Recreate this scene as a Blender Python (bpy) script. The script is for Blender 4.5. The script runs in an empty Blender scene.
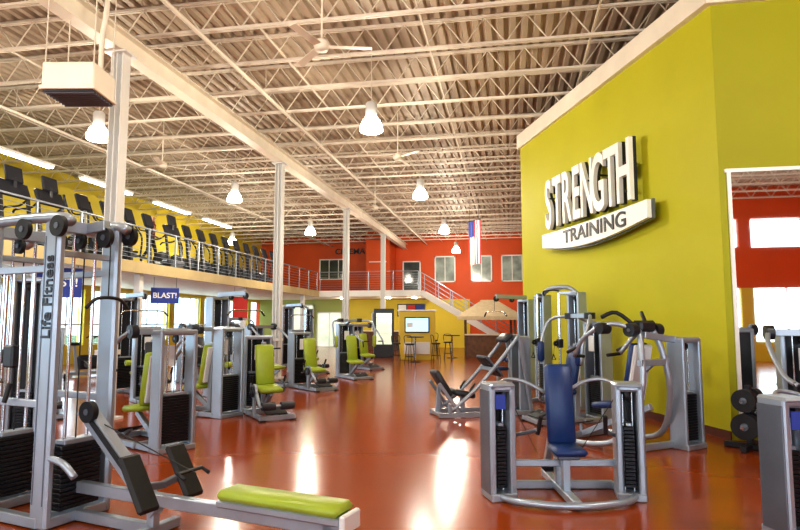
import bpy, bmesh, math, random
from mathutils import Vector, Matrix
random.seed(7)
R=math.radians
scene=bpy.context.scene

# ------------------------------------------------------------------ materials
def mat(name,col,rough=.5,metal=0.,emit=None,es=0.,noise=0.,nscale=8.,bump=0.,bscale=60.,coat=0.,alpha=None):
    m=bpy.data.materials.new(name); m.use_nodes=True
    nt=m.node_tree; b=nt.nodes['Principled BSDF']
    b.inputs['Base Color'].default_value=(*col,1); b.inputs['Roughness'].default_value=rough
    b.inputs['Metallic'].default_value=metal
    if coat: b.inputs['Coat Weight'].default_value=coat; b.inputs['Coat Roughness'].default_value=.15
    if emit: b.inputs['Emission Color'].default_value=(*emit,1); b.inputs['Emission Strength'].default_value=es
    tc=nt.nodes.new('ShaderNodeTexCoord')
    if noise:
        n=nt.nodes.new('ShaderNodeTexNoise'); n.inputs['Scale'].default_value=nscale; n.inputs['Detail'].default_value=6
        nt.links.new(tc.outputs['Object'],n.inputs['Vector'])
        r=nt.nodes.new('ShaderNodeValToRGB')
        r.color_ramp.elements[0].position=.3; r.color_ramp.elements[1].position=.7
        r.color_ramp.elements[0].color=(*[c*(1-noise) for c in col],1)
        r.color_ramp.elements[1].color=(*[min(1,c*(1+noise)) for c in col],1)
        nt.links.new(n.outputs['Fac'],r.inputs['Fac']); nt.links.new(r.outputs['Color'],b.inputs['Base Color'])
    if bump:
        n2=nt.nodes.new('ShaderNodeTexNoise'); n2.inputs['Scale'].default_value=bscale; n2.inputs['Detail'].default_value=3
        nt.links.new(tc.outputs['Object'],n2.inputs['Vector'])
        bp=nt.nodes.new('ShaderNodeBump'); bp.inputs['Strength'].default_value=bump; bp.inputs['Distance'].default_value=.01
        nt.links.new(n2.outputs['Fac'],bp.inputs['Height']); nt.links.new(bp.outputs['Normal'],b.inputs['Normal'])
    return m
SILVER=mat('frame_silver',(.38,.43,.50),.33,.55,noise=.06,nscale=3)
SILVER2=mat('frame_silver_dark',(.16,.18,.22),.35,.5,noise=.08,nscale=3)
CHROME=mat('chrome',(.70,.72,.76),.15,1.)
BLACK=mat('black_rubber',(.010,.010,.013),.5,0,noise=.2,nscale=20)
DARK=mat('dark_plastic',(.018,.020,.028),.35)
STACK=mat('stack_iron',(.014,.015,.02),.35,.3)
LIME=mat('lime_vinyl',(.35,.44,.04),.38,noise=.06,nscale=5,bump=.1,bscale=90)
BLUE=mat('navy_vinyl',(.012,.040,.15),.38,noise=.08,nscale=5,bump=.1,bscale=90)
GREYPAD=mat('grey_vinyl',(.03,.033,.042),.4,bump=.1,bscale=90)
WHITEP=mat('white_plastic',(.74,.75,.76),.35)
CREAM=mat('cream_steel',(.80,.74,.64),.55,noise=.05,nscale=2)
JOIST=mat('joist_paint',(.72,.66,.57),.55,noise=.06,nscale=2)
DECK=mat('roof_deck',(.46,.375,.285),.55,noise=.14,nscale=.8)
COLM=mat('column_paint',(.74,.74,.73),.45)
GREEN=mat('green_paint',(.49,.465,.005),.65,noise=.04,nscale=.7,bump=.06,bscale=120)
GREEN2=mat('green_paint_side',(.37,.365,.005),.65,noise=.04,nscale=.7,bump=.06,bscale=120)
YELLOW=mat('yellow_paint',(.68,.54,.04),.55,noise=.04,nscale=.7)
ORANGE=mat('orange_paint',(.68,.10,.012),.6,noise=.06,nscale=.7)
BASEB=mat('baseboard_vinyl',(.12,.035,.02),.5)
GLASSD=mat('dark_glass',(.05,.07,.07),.08,0,noise=.4,nscale=1.5)
WHITE=mat('white_paint',(.87,.87,.85),.4)
TAN=mat('tan_canvas',(.66,.54,.36),.8,noise=.08,nscale=6)
FASC=mat('fascia_paint',(.57,.46,.24),.6,noise=.08,nscale=2)
WOOD=mat('brown_wood',(.16,.07,.03),.45,noise=.3,nscale=6)
BANNER=mat('banner_blue',(.03,.06,.35),.6)
REDB=mat('banner_red',(.6,.03,.02),.6)
LAMPM=mat('lamp_glass',(.9,.88,.8),.4,0,(1,.96,.86),26.)
TUBEM=mat('fluorescent_tube',(.95,.95,.9),.4,0,(1,.98,.92),18.)
SCREEN=mat('tv_screen',(.1,.2,.3),.2,0,(.45,.75,1.),1.4)
SCREEN2=mat('console_screen',(.02,.03,.04),.2,0,(.3,.5,.7),.25)
SKIN=mat('skin',(.62,.36,.25),.5); HAIR=mat('hair',(.04,.025,.015),.7)
SHIRT=mat('shirt',(.30,.06,.05),.8); PANTS=mat('pants',(.02,.02,.03),.8)
CARPET=mat('mezz_carpet',(.10,.10,.11),.9,noise=.3,nscale=30)

def floor_mat():
    m=bpy.data.materials.new('stained_concrete'); m.use_nodes=True; nt=m.node_tree; b=nt.nodes['Principled BSDF']
    tc=nt.nodes.new('ShaderNodeTexCoord')
    n=nt.nodes.new('ShaderNodeTexNoise'); n.inputs['Scale'].default_value=.35; n.inputs['Detail'].default_value=5; n.inputs['Roughness'].default_value=.5
    r=nt.nodes.new('ShaderNodeValToRGB')
    r.color_ramp.elements[0].position=.25; r.color_ramp.elements[0].color=(.295,.054,.004,1)
    r.color_ramp.elements[1].position=.78; r.color_ramp.elements[1].color=(.35,.068,.006,1)
    nt.links.new(tc.outputs['Object'],n.inputs['Vector'])
    nt.links.new(n.outputs['Fac'],r.inputs['Fac']); nt.links.new(r.outputs['Color'],b.inputs['Base Color'])
    b.inputs['Roughness'].default_value=.19; b.inputs['Specular IOR Level'].default_value=.33
    n3=nt.nodes.new('ShaderNodeTexNoise'); n3.inputs['Scale'].default_value=9; n3.inputs['Detail'].default_value=2
    bp=nt.nodes.new('ShaderNodeBump'); bp.inputs['Strength'].default_value=.05; bp.inputs['Distance'].default_value=.01
    nt.links.new(tc.outputs['Object'],n3.inputs['Vector']); nt.links.new(n3.outputs['Fac'],bp.inputs['Height']); nt.links.new(bp.outputs['Normal'],b.inputs['Normal'])
    return m
FLOOR=floor_mat()
MIRROR=mat('mirror_silver',(.88,.9,.9),.02,1.)
def glass():
    m=bpy.data.materials.new('window_glass'); m.use_nodes=True; nt=m.node_tree
    for n in list(nt.nodes): nt.nodes.remove(n)
    o=nt.nodes.new('ShaderNodeOutputMaterial'); t=nt.nodes.new('ShaderNodeBsdfTransparent'); g=nt.nodes.new('ShaderNodeBsdfGlossy')
    t.inputs[0].default_value=(.9,.97,1,1); g.inputs['Roughness'].default_value=.05
    mx=nt.nodes.new('ShaderNodeMixShader'); mx.inputs[0].default_value=.08
    nt.links.new(t.outputs[0],mx.inputs[1]); nt.links.new(g.outputs[0],mx.inputs[2]); nt.links.new(mx.outputs[0],o.inputs[0])
    return m
GLASS=glass()

# ------------------------------------------------------------------ mesh builder
def basis(a,b,up=(0,0,1)):
    z=(Vector(b)-Vector(a)); L=z.length; z.normalize(); u=Vector(up)
    if abs(z.dot(u))>.98: u=Vector((0,1,0))
    x=u.cross(z).normalized(); y=z.cross(x).normalized()
    return x,y,z,L
class M:
    def __init__(s): s.v=[];s.f=[];s.mi=[];s.sm=[];s.mats=[]
    def mid(s,m):
        if m not in s.mats: s.mats.append(m)
        return s.mats.index(m)
    def add(s,vs,fs,m,smooth=False):
        o=len(s.v); s.v+= [tuple(v) for v in vs]; k=s.mid(m)
        for f in fs: s.f.append([i+o for i in f]); s.mi.append(k); s.sm.append(smooth)
    def fbox(s,c,X,Y,Z,hx,hy,hz,m,bev=0.,smooth=False):
        c=Vector(c); h=(hx,hy,hz); ax=(X,Y,Z)
        bev=min(bev,.9*min(h))
        if bev<=0:
            vs=[c+X*(sx*hx)+Y*(sy*hy)+Z*(sz*hz) for sx in(-1,1) for sy in(-1,1) for sz in(-1,1)]
            s.add(vs,[(0,1,3,2),(4,6,7,5),(0,4,5,1),(2,3,7,6),(0,2,6,4),(1,5,7,3)],m,smooth); return
        vs=[];idx={}
        for sx in(-1,1):
            for sy in(-1,1):
                for sz in(-1,1):
                    for k in range(3):
                        q=c.copy(); sg=(sx,sy,sz)
                        for a in range(3): q+=ax[a]*(sg[a]*(h[a]-(0 if a==k else bev)))
                        idx[(sx,sy,sz,k)]=len(vs); vs.append(q)
        fs=[]
        def key(d,k): return idx[(d[0],d[1],d[2],k)]
        for k in range(3):
            a,b=[i for i in range(3) if i!=k]
            for sg in(-1,1):
                L=[]
                for sa,sb in((-1,-1),(1,-1),(1,1),(-1,1)):
                    d=[0,0,0]; d[k]=sg; d[a]=sa; d[b]=sb; L.append(key(d,k))
                fs.append(L)
            for sa in(-1,1):
                for sb in(-1,1):
                    d=[0,0,0]; d[a]=sa; d[b]=sb
                    d[k]=-1; p=key(d,a); q2=key(d,b); d[k]=1; r=key(d,a); t=key(d,b)
                    fs.append([p,r,t,q2])
        for sx in(-1,1):
            for sy in(-1,1):
                for sz in(-1,1): fs.append([idx[(sx,sy,sz,k)] for k in range(3)])
        s.add(vs,fs,m,smooth)
    def box(s,c,size,m,bev=0.,rot=(0,0,0),smooth=False):
        Rm=Matrix.Rotation(R(rot[2]),3,'Z')@Matrix.Rotation(R(rot[1]),3,'Y')@Matrix.Rotation(R(rot[0]),3,'X')
        s.fbox(c,Rm.col[0].copy(),Rm.col[1].copy(),Rm.col[2].copy(),size[0]/2,size[1]/2,size[2]/2,m,bev,smooth)
    def pad(s,c,size,m,rot=(0,0,0),bev=.03): s.box(c,size,m,bev,rot,True)
    def beam(s,a,b,w,h,m,bev=.006,up=(0,0,1)):
        x,y,z,L=basis(a,b,up); s.fbox((Vector(a)+Vector(b))/2,x,y,z,w/2,h/2,L/2,m,bev)
    def rod(s,a,b,r,m,seg=10,r2=None,cap=True):
        x,y,z,L=basis(a,b); a=Vector(a);b=Vector(b); r2=r if r2 is None else r2
        vs=[];fs=[]
        for i in range(seg):
            t=2*math.pi*i/seg; d=x*math.cos(t)+y*math.sin(t); vs.append(a+d*r); vs.append(b+d*r2)
        for i in range(seg):
            j=(i+1)%seg; fs.append([2*i,2*j,2*j+1,2*i+1])
        s.add(vs,fs,m,True)
        if cap:
            s.add([vs[2*i] for i in range(seg)],[list(range(seg))],m); s.add([vs[2*i+1] for i in range(seg)],[list(range(seg))],m)
    def disc(s,c,axis,r,t,m,seg=20,hub=True):
        a=Vector(axis).normalized(); c=Vector(c)
        s.rod(c-a*t/2,c+a*t/2,r,m,seg)
        if hub:
            s.rod(c-a*(t/2+.006),c+a*(t/2+.006),r*.3,SILVER2,12)
    def tube(s,pts,r,m,seg=8,smooth_n=4):
        P=[Vector(p) for p in pts]
        if smooth_n and len(P)>2:
            Q=[]
            for i in range(len(P)-1):
                p0=P[max(i-1,0)];p1=P[i];p2=P[i+1];p3=P[min(i+2,len(P)-1)]
                for k in range(smooth_n):
                    t=k/smooth_n
                    Q.append(.5*((2*p1)+(p2-p0)*t+(2*p0-5*p1+4*p2-p3)*t*t+(3*p1-p0-3*p2+p3)*t**3))
            Q.append(P[-1]); P=Q
        n=None; rings=[]
        for i,p in enumerate(P):
            d=(P[min(i+1,len(P)-1)]-P[max(i-1,0)]).normalized()
            if n is None: n=d.orthogonal().normalized()
            n=(n-d*n.dot(d)).normalized(); b=d.cross(n)
            rings.append([p+(n*math.cos(2*math.pi*k/seg)+b*math.sin(2*math.pi*k/seg))*r for k in range(seg)])
        vs=[v for g in rings for v in g]; fs=[]
        for i in range(len(rings)-1):
            for k in range(seg):
                k2=(k+1)%seg; fs.append([i*seg+k,i*seg+k2,(i+1)*seg+k2,(i+1)*seg+k])
        fs.append(list(range(seg))); fs.append([len(vs)-seg+k for k in range(seg)])
        s.add(vs,fs,m,True)
    def lathe(s,prof,c,m,seg=20,sy=1.):
        vs=[];fs=[];c=Vector(c)
        for r,z in prof:
            for k in range(seg):
                t=2*math.pi*k/seg; vs.append(c+Vector((r*math.cos(t),r*sy*math.sin(t),z)))
        for i in range(len(prof)-1):
            for k in range(seg):
                k2=(k+1)%seg; fs.append([i*seg+k,i*seg+k2,(i+1)*seg+k2,(i+1)*seg+k])
        s.add(vs,fs,m,True)
    def prism(s,poly,frame,th,m):
        O,X,Y=[Vector(q) for q in frame]; Z=X.cross(Y).normalized(); n=len(poly)
        vs=[O+X*p[0]+Y*p[1]-Z*th/2 for p in poly]+[O+X*p[0]+Y*p[1]+Z*th/2 for p in poly]
        fs=[list(range(n))[::-1],list(range(n,2*n))]+[[i,(i+1)%n,(i+1)%n+n,i+n] for i in range(n)]
        s.add(vs,fs,m)
    def text(s,body,size,frame,m,ext=.01,sx=1.,off=0.,align='CENTER'):
        cu=bpy.data.curves.new('t','FONT'); cu.body=body; cu.size=size; cu.extrude=ext; cu.align_x=align; cu.align_y='CENTER'; cu.offset=off
        ob=bpy.data.objects.new('t',cu); scene.collection.objects.link(ob)
        dg=bpy.context.evaluated_depsgraph_get(); me=bpy.data.meshes.new_from_object(ob.evaluated_get(dg))
        O,X,Y=[Vector(q) for q in frame]; X.normalize();Y.normalize(); Z=X.cross(Y).normalized()
        s.add([O+X*(v.co.x*sx)+Y*v.co.y+Z*v.co.z for v in me.vertices],[list(p.vertices) for p in me.polygons],m)
        bpy.data.objects.remove(ob); bpy.data.meshes.remove(me)
    def mesh(s,name):
        me=bpy.data.meshes.new(name); me.from_pydata(s.v,[],s.f)
        for m in s.mats: me.materials.append(m)
        for p,k,sm in zip(me.polygons,s.mi,s.sm): p.material_index=k; p.use_smooth=sm
        bm=bmesh.new(); bm.from_mesh(me); bmesh.ops.recalc_face_normals(bm,faces=bm.faces); bm.to_mesh(me); bm.free()
        return me
    def obj(s,name,loc=(0,0,0),rz=0.):
        return place(s.mesh(name),name,loc,rz)
def place(me,name,loc,rz=0.,sc=1.):
    o=bpy.data.objects.new(name,me); o.location=loc; o.rotation_euler=(0,0,R(rz)); o.scale=(sc,)*3
    scene.collection.objects.link(o); return o

# ------------------------------------------------------------------ room shell
XL,XR,YF,YB,ZC=-16.5,14.0,-9.0,38.0,7.2
m=M(); m.box(((XL+XR)/2,(YF+YB)/2,-.05),(XR-XL+.6,YB-YF+.6,.1),FLOOR); m.obj('floor')
m=M(); prof=[]; x=XL-.2
while x<XR+.2:
    prof+=[(x,ZC),(x+.10,ZC),(x+.125,ZC+.07),(x+.205,ZC+.07)]; x+=.23
vs=[];fs=[]
for (px,pz) in prof: vs+=[(px,YF-.2,pz),(px,YB+.2,pz)]
for i in range(len(prof)-1): fs.append([2*i,2*i+2,2*i+3,2*i+1])
m.add(vs,fs,DECK); m.box(((XL+XR)/2,(YF+YB)/2,ZC+.14),(XR-XL+.4,YB-YF+.4,.1),DECK); m.obj('ceiling')
m=M(); t=.3; xw=XL-t/2
L=YB-YF
m.box((xw,(YF+YB)/2,.35),(t,L,.7),YELLOW); m.box((xw,(YF+YB)/2,(2.9+3.2)/2),(t,L,.3),YELLOW)
m.box((xw,(YF+YB)/2,(3.2+ZC+.1)/2),(t,L,ZC+.1-3.2),YELLOW)
y=YF+.3; k=0
while y<YB:
    m.box((xw,y,1.8),(t,.45,2.2),YELLOW); y+=3.0
m.obj('wall_left')
y=YF+.3; k=1
while y+3<YB+1:
    w=M(); yc=y+1.5
    w.box((xw,yc,1.8),(.02,2.55,2.2),GLASS)
    for dz in(.73,1.5,2.87): w.box((xw,yc,dz),(.08,2.55,.06),WHITE)
    for dy in(-1.25,-.42,.42,1.25): w.box((xw,yc+dy,1.8),(.08,.06,2.2),WHITE)
    w.obj('window_%d'%k); k+=1; y+=3.0
m=M(); m.box(((XL+XR)/2,YB+.15,(ZC+.1)/2),(XR-XL+.6,.3,ZC+.1),ORANGE); m.obj('wall_back')
m=M(); m.box((XR+.15,(YF+YB)/2,(ZC+.1)/2),(.3,YB-YF,ZC+.1),ORANGE); m.obj('wall_right')
m=M(); yw=YF-.15; W=XR-XL+.6; xc=(XL+XR)/2
for z0,z1,mm in((0,.8,YELLOW),(3.0,4.7,ORANGE),(5.9,ZC+.1,ORANGE)): m.box((xc,yw,(z0+z1)/2),(W,.3,z1-z0),mm)
x=XL; PW=(XR-XL)/7
for i in range(8):
    m.box((XL+i*PW,yw,1.9),(.5,.3,2.2),YELLOW); m.box((XL+i*PW,yw,5.3),(.5,.3,1.2),ORANGE)
m.obj('wall_front')
for i in range(7):
    x=XL+i*PW; hw=PW-.5
    w=M(); w.box((x+PW/2,yw,1.9),(hw,.02,2.2),GLASS)
    for f in(0,.33,.67,1): w.box((x+.25+f*hw,yw,1.9),(.07,.08,2.2),WHITE)
    w.obj('window_%d'%k); k+=1
    w=M(); w.box((x+PW/2,yw,5.3),(hw,.02,1.2),GLASS)
    for f in(0,.5,1): w.box((x+.25+f*hw,yw,5.3),(.07,.08,1.2),WHITE)
    w.obj('window_%d'%k); k+=1

j=M(); jz0,jz1=6.66,7.17
for dy in(-.03,.03):
    j.box(((XL+XR)/2,dy,jz0),(XR-XL,.035,.045),JOIST); j.box(((XL+XR)/2,dy,jz1),(XR-XL,.035,.045),JOIST)
x=XL; up=True
while x<XR-.3:
    j.rod((x,0,jz0 if up else jz1),(x+.375,0,jz1 if up else jz0),.014,JOIST,5,cap=False); x+=.375; up=not up
for xx in(-14.5,-12,-9.2,-4.2,-1.4,1.5,4.5,7): j.box((xx,.68,jz0+.035),(.03,1.36,.03),JOIST)
jm=j.mesh('roof_joist'); y=YF+.6
while y<YB-1.5:
    place(jm,'roof_joist',(0,y,0)); y+=1.36
g=M(); L_=YB-YF-.1
g.box((-6.6,(YF+YB)/2,6.61),(.26,L_,.03),CREAM); g.box((-6.6,(YF+YB)/2,6.27),(.26,L_,.03),CREAM)
g.box((-6.6,(YF+YB)/2,6.45),(.03,L_,.34),CREAM); g.obj('roof_girder')
for yy in(-5.6,1.7,9.03,16.4,23.7,31.0):
    c=M(); s_=.21
    c.box((-6.6,yy,3.12),(.02,s_,6.24),COLM); c.box((-6.6-s_/2,yy,3.12),(.02,s_,6.24),COLM); c.box((-6.6+s_/2,yy,3.12),(.02,s_,6.24),COLM)
    c.box((-6.6,yy,3.12),(s_,.02,6.24),COLM)
    c.box((-6.6,yy,.02),(.4,.4,.04),COLM); c.box((-6.6,yy,6.24),(.4,.34,.03),COLM); c.box((-6.6,yy,1.1),(.28,.28,.08),COLM)
    c.obj('steel_column')

# green feature wall block
C1=Vector((2.93,9.0)); C2=Vector((.33,15.9))
foot=[(2.93,9.0),(XR,9.0),(XR,16.6),(1.2,16.6),(.33,15.9)]
def wallprism(foot,z0,z1,m_,cols=None):
    q=M(); n=len(foot)
    vs=[(p[0],p[1],z0) for p in foot]+[(p[0],p[1],z1) for p in foot]
    for i in range(n):
        k2=(i+1)%n; q.add([vs[i],vs[k2],vs[k2+n],vs[i+n]],[[0,1,2,3]],cols[i] if cols else m_)
    q.add(vs[:n],[list(range(n))],m_); q.add(vs[n:],[list(range(n))],m_)
    return q
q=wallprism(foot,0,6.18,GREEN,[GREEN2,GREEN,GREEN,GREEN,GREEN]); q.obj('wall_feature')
foot2=[(2.84,8.92),(XR,8.92),(XR,16.75),(1.1,16.75),(.24,15.95)]
q=wallprism(foot2,6.18,6.54,CREAM); q.obj('trim_1')
wd=(C2-C1).normalized(); wn=Vector((-wd.y,wd.x))
if wn.x>0: wn=-wn
m=M()
m.beam((C1.x+wn.x*.012,C1.y+wn.y*.012,.06),(C2.x+wn.x*.012,C2.y+wn.y*.012,.06),.02,.12,BASEB,0); m.obj('baseboard_feature')
m=M(); m.box((6.05,8.985,2.0),(6.0,.02,3.42),MIRROR)
for z_ in(.27,3.72): m.box((6.05,8.98,z_),(6.1,.035,.05),WHITE)
for x_ in(3.05,5.0,7.0): m.box((x_,8.978,2.0),(.05 if x_<3.2 else .012,.03,3.42),WHITE)
m.obj('wall_mirror')

# sign
def wp(s,z,off=0): 
    p=C1+(C2-C1)*s+wn*off; return Vector((p.x,p.y,z))
X3=Vector((-wd.x,-wd.y,0)); Z3=Vector((0,0,1)); N3=Vector((wn.x,wn.y,0))
m=M()
txt='STRENGTH'; tot=3.55; n=len(txt)
for i,ch in enumerate(txt):
    f_=(i+.5)/n-.5
    o=wp(.487,4.17,.22)+X3*(f_*tot)
    m.text(ch,1.54,(o,X3,Z3),WHITE,.04,.46,.024)
    m.text(ch,1.54,(o-N3*.07,X3,Z3),DARK,.03,.46,.036)
    m.rod(o+Z3*.2,o+Z3*.2-N3*.21,.02,DARK,6); m.rod(o-Z3*.3,o-Z3*.3-N3*.21,.02,DARK,6)
Lb=4.15; poly=[]
for i in range(17):
    t=i/16; poly.append((-Lb/2+Lb*t,.16-.03*math.sin(math.pi*t)))
for i in range(17):
    t=1-i/16; poly.append((-Lb/2+Lb*t,-.14-.17*math.sin(math.pi*t)))
o=wp(.465,3.43,.22)
m.prism(poly,(o,X3,Z3),.08,WHITE)
m.prism([(a*1.01,b*1.10) for a,b in poly],(o-N3*.07,X3,Z3),.05,SILVER2)
m.text('TRAINING',.38,(o+N3*.045-Z3*.06+X3*.25,X3,Z3),DARK,.008,1.38,.006)
for dx in(-1.9,0,1.9): m.rod(o+X3*dx,o+X3*dx-N3*.21,.03,DARK,6)
m.obj('strength_training_sign')

# ------------------------------------------------------------------ mezzanine
ME=-10.8; MZ=3.35
m=M(); m.box(((XL+ME)/2,(YF+33)/2,MZ-.15),(ME-XL,33-YF,.3),CREAM); m.box(((XL+ME)/2,(YF+33)/2,MZ+.005),(ME-XL-.1,33-YF,.02),CARPET)
m.box((ME+.02,(YF+33)/2,MZ-.14),(.06,33-YF,.34),FASC)
m.box(((XL-4.9)/2,35.5,MZ-.15),(-4.9-XL,5,.3),CREAM); m.box(((XL-4.9)/2,35.5,MZ+.005),(-4.9-XL-.1,4.9,.02),CARPET)
m.box(((ME-4.9)/2,32.98,MZ-.14),(-4.9-ME,.06,.34),WHITE)
m.obj('mezzanine_floor')
def railing(p0,p1,name='mezzanine_railing',mt=SILVER):
    a=Vector(p0);b=Vector(p1); L=(b-a).length; n=max(2,round(L/1.5)); r=M()
    for i in range(n+1):
        p=a+(b-a)*i/n; r.beam(p,p+Vector((0,0,1.07)),.05,.05,mt)
    r.rod(a+Vector((0,0,1.07)),b+Vector((0,0,1.07)),.028,mt)
    for k_ in range(1,8): r.rod(a+Vector((0,0,k_*.13)),b+Vector((0,0,k_*.13)),.008,mt,5)
    return r.obj(name)
railing((ME-.06,YF+.3,MZ+.015),(ME-.06,32.9,MZ+.015))
railing((ME+.1,32.9,MZ+.015),(-5.0,32.9,MZ+.015))
for yy in(-5.6,1.7,9.03,16.4,23.7,31.0):
    c=M(); c.box((ME-.25,yy,(MZ-.3)/2),(.2,.2,MZ-.3),COLM,.01); c.box((ME-.25,yy,.02),(.34,.34,.04),COLM); c.obj('mezzanine_post')
m=M(); nst=20; rise=(MZ+.01)/nst; run=.27; sx0=-4.85
for i in range(nst):
    z_=MZ-rise*(i+1)+0.0; x_=sx0+run*(i+.5)
    if z_<0.01: break
    m.box((x_,33.55,z_-.02),(run+.03,1.3,.05),WOOD)
    m.box((x_-run/2,33.55,z_+rise/2-.02),(.02,1.3,rise),CREAM)
for yy in(32.88,34.22):
    m.beam((sx0,yy,MZ-.12),(sx0+nst*run,yy,.10),.05,.32,WHITE)
    for i in range(0,nst+1,3):
        px=sx0+run*i; pz=MZ-rise*i; m.beam((px,yy,pz),(px,yy,pz+1.0),.04,.04,SILVER)
    m.rod((sx0,yy,MZ+1.0),(sx0+nst*run,yy,1.0),.028,SILVER)
    for k_ in(.25,.5,.75): m.rod((sx0,yy,MZ+k_),(sx0+nst*run,yy,k_),.01,SILVER,5)
m.obj('staircase')

# back wall features
def wwin(name,xc,zc,w,h,y=YB-.03,gl=GLASSD,fr=WHITE,mul=1):
    q=M(); q.box((xc,y,zc),(w,.03,h),gl)
    for d in(-1,1): q.box((xc+d*w/2,y-.02,zc),(.08,.08,h+.08),fr); q.box((xc,y-.02,zc+d*h/2),(w+.08,.08,.08),fr)
    for i in range(mul): q.box((xc-w/2+w*(i+1)/(mul+1),y-.02,zc),(.05,.05,h),fr)
    return q.obj(name)
PALEG=mat('pale_window_glass',(.35,.42,.40),.1,0,noise=.5,nscale=1.2)
LITG=mat('lit_office_glass',(.5,.5,.4),.1,0,(.85,.95,.75),.7,noise=.5,nscale=1.0)
wwin('window_%d'%(k),-11.4,5.05,1.9,1.3,mul=2); k+=1
for xc_ in(-4.05,-1.75,.15): wwin('window_%d'%k,xc_,4.95,1.25,1.6,gl=PALEG,mul=1); k+=1
wwin('door_1',-6.2,4.42,1.1,2.1,fr=WHITE,mul=0)
m=M(); m.box((-8.0,37.0,(MZ+ZC)/2+.01),(1.5,1.96,ZC-MZ-.03),ORANGE,.0); m.box((-8,35.99,5.3),(1.1,.04,.06),WHITE); m.obj('wall_partition')
m=M(); m.text('CINEMA',.5,((-10.3,YB-.06,6.2),(1,0,0),(0,0,1)),DARK,.03,1.1,.01); m.obj('cinema_sign')
m=M(); m.box((-6.4,37.9,1.52),(7.8,.18,3.03),YELLOW); m.obj('wall_cafe')
m=M(); m.box((-13.4,37.9,1.52),(6.1,.18,3.03),mat('lime_light_paint',(.45,.50,.15),.6)); m.obj('wall_under_mezzanine')
wwin('window_%d'%k,-14,1.8,2.6,1.8,y=37.78,gl=LITG,mul=2); k+=1
wwin('door_2',-11.6,1.1,1.6,2.2,y=37.78,gl=LITG,mul=1)
wwin('door_3',-8.2,1.1,1.1,2.2,y=37.78,gl=GLASSD,mul=0)
m=M(); m.box((0,0,0),(1.8,.05,.8),DARK,.01); 
for i in range(3): m.box((-.58+i*.58,-.03,0),(.5,.01,.66),[WHITEP,REDB,BANNER][i])
m.obj('menu_board',(-6.2,37.76,2.35))
m=M(); m.box((0,0,1.03),(1.55,1.0,2.06),mat('kiosk_yellow',(.70,.52,.05),.5),.02); m.box((0,0,2.09),(1.65,1.1,.06),WHITE,.01)
m.box((0,-.54,1.48),(1.05,.08,.66),DARK,.015); m.box((0,-.585,1.48),(.95,.01,.56),SCREEN)
m.box((-.3,-.592,1.48),(.25,.004,.2),WHITE); m.box((0,-.55,.5),(1.1,.1,.5),WHITEP,.01)
m.obj('television_kiosk',(-4.0,25.8,0),10)
m=M(); m.box((0,0,.52),(3.4,.6,1.04),WOOD,.01); m.box((0,0,1.07),(3.6,.75,.06),CREAM,.015); m.obj('bar_counter',(-7.2,34.6,0),0)
m=M(); m.box((0,0,1.1),(.9,.7,2.2),DARK,.02); m.box((0,-.36,1.3),(.7,.02,1.4),LITG)
for i in range(4): m.box((0,-.375,.75+i*.35),(.7,.01,.03),WHITE)
m.obj('drinks_cooler',(-5.7,26.9,0),15)
st=M(); st.lathe([(.0,.76),(.17,.76),(.19,.73),(.17,.70),(.0,.70)],(0,0,0),DARK)
for a in range(4):
    c_,s_=math.cos(a*math.pi/2+.78),math.sin(a*math.pi/2+.78); st.rod((c_*.12,s_*.12,.7),(c_*.22,s_*.22,0),.014,DARK,6)
st.tube([(.2,.0,.25),(0,.2,.25),(-.2,0,.25),(0,-.2,.25),(.2,0,.25)],.01,DARK,6,2)
st.tube([(-.15,.12,.74),(-.17,.16,1.02),(0,.2,1.08),(.17,.16,1.02),(.15,.12,.74)],.014,DARK,6)
sm_=st.mesh('bar_stool')
for x_,y_,rz in((-4.6,24.2,20),(-3.9,23.4,160),(-3.0,24.4,80),(-2.7,26.2,10),(-3.6,28.6,0),(-5.4,29.3,45)): place(sm_,'bar_stool',(x_,y_,0),rz)
tb=M(); tb.lathe([(0,1.02),(.35,1.02),(.36,1.0),(.35,.98),(0,.98)],(0,0,0),DARK); tb.rod((0,0,.02),(0,0,.99),.035,CHROME); tb.lathe([(0,.03),(.24,.02),(.25,0)],(0,0,0),DARK)
tm=tb.mesh('bistro_table')
for x_,y_ in((-3.8,24.1),(-4.5,28.9),(-2.6,27.1)): place(tm,'bistro_table',(x_,y_,0))
m=M()
for a in(-1,1):
    for b in(-1,1): m.beam((a*1.1,b*1.0,0),(a*1.1,b*1.0,1.95),.09,.09,WOOD)
vs=[(-1.5,-1.35,1.86),(1.5,-1.35,1.86),(1.5,1.35,1.86),(-1.5,1.35,1.86),(-.45,-.3,2.55),(.45,-.3,2.55),(.45,.3,2.55),(-.45,.3,2.55)]
m.add(vs,[(0,1,5,4),(1,2,6,5),(2,3,7,6),(3,0,4,7),(4,5,6,7)],TAN)
vs2=[(x_,y_,z_-.16) for x_,y_,z_ in vs[:4]]+vs[:4]
m.add(vs2,[(0,1,5,4),(1,2,6,5),(2,3,7,6),(3,0,4,7)],TAN)
m.box((0,0,2.58),(.8,.5,.1),TAN,.02)
m.box((0,-.9,.5),(2.1,.5,1.0),WOOD,.01); m.box((0,-.9,1.03),(2.3,.65,.06),CREAM,.01)
m.obj('refreshment_gazebo',(-1.0,28.6,0),5)
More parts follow.
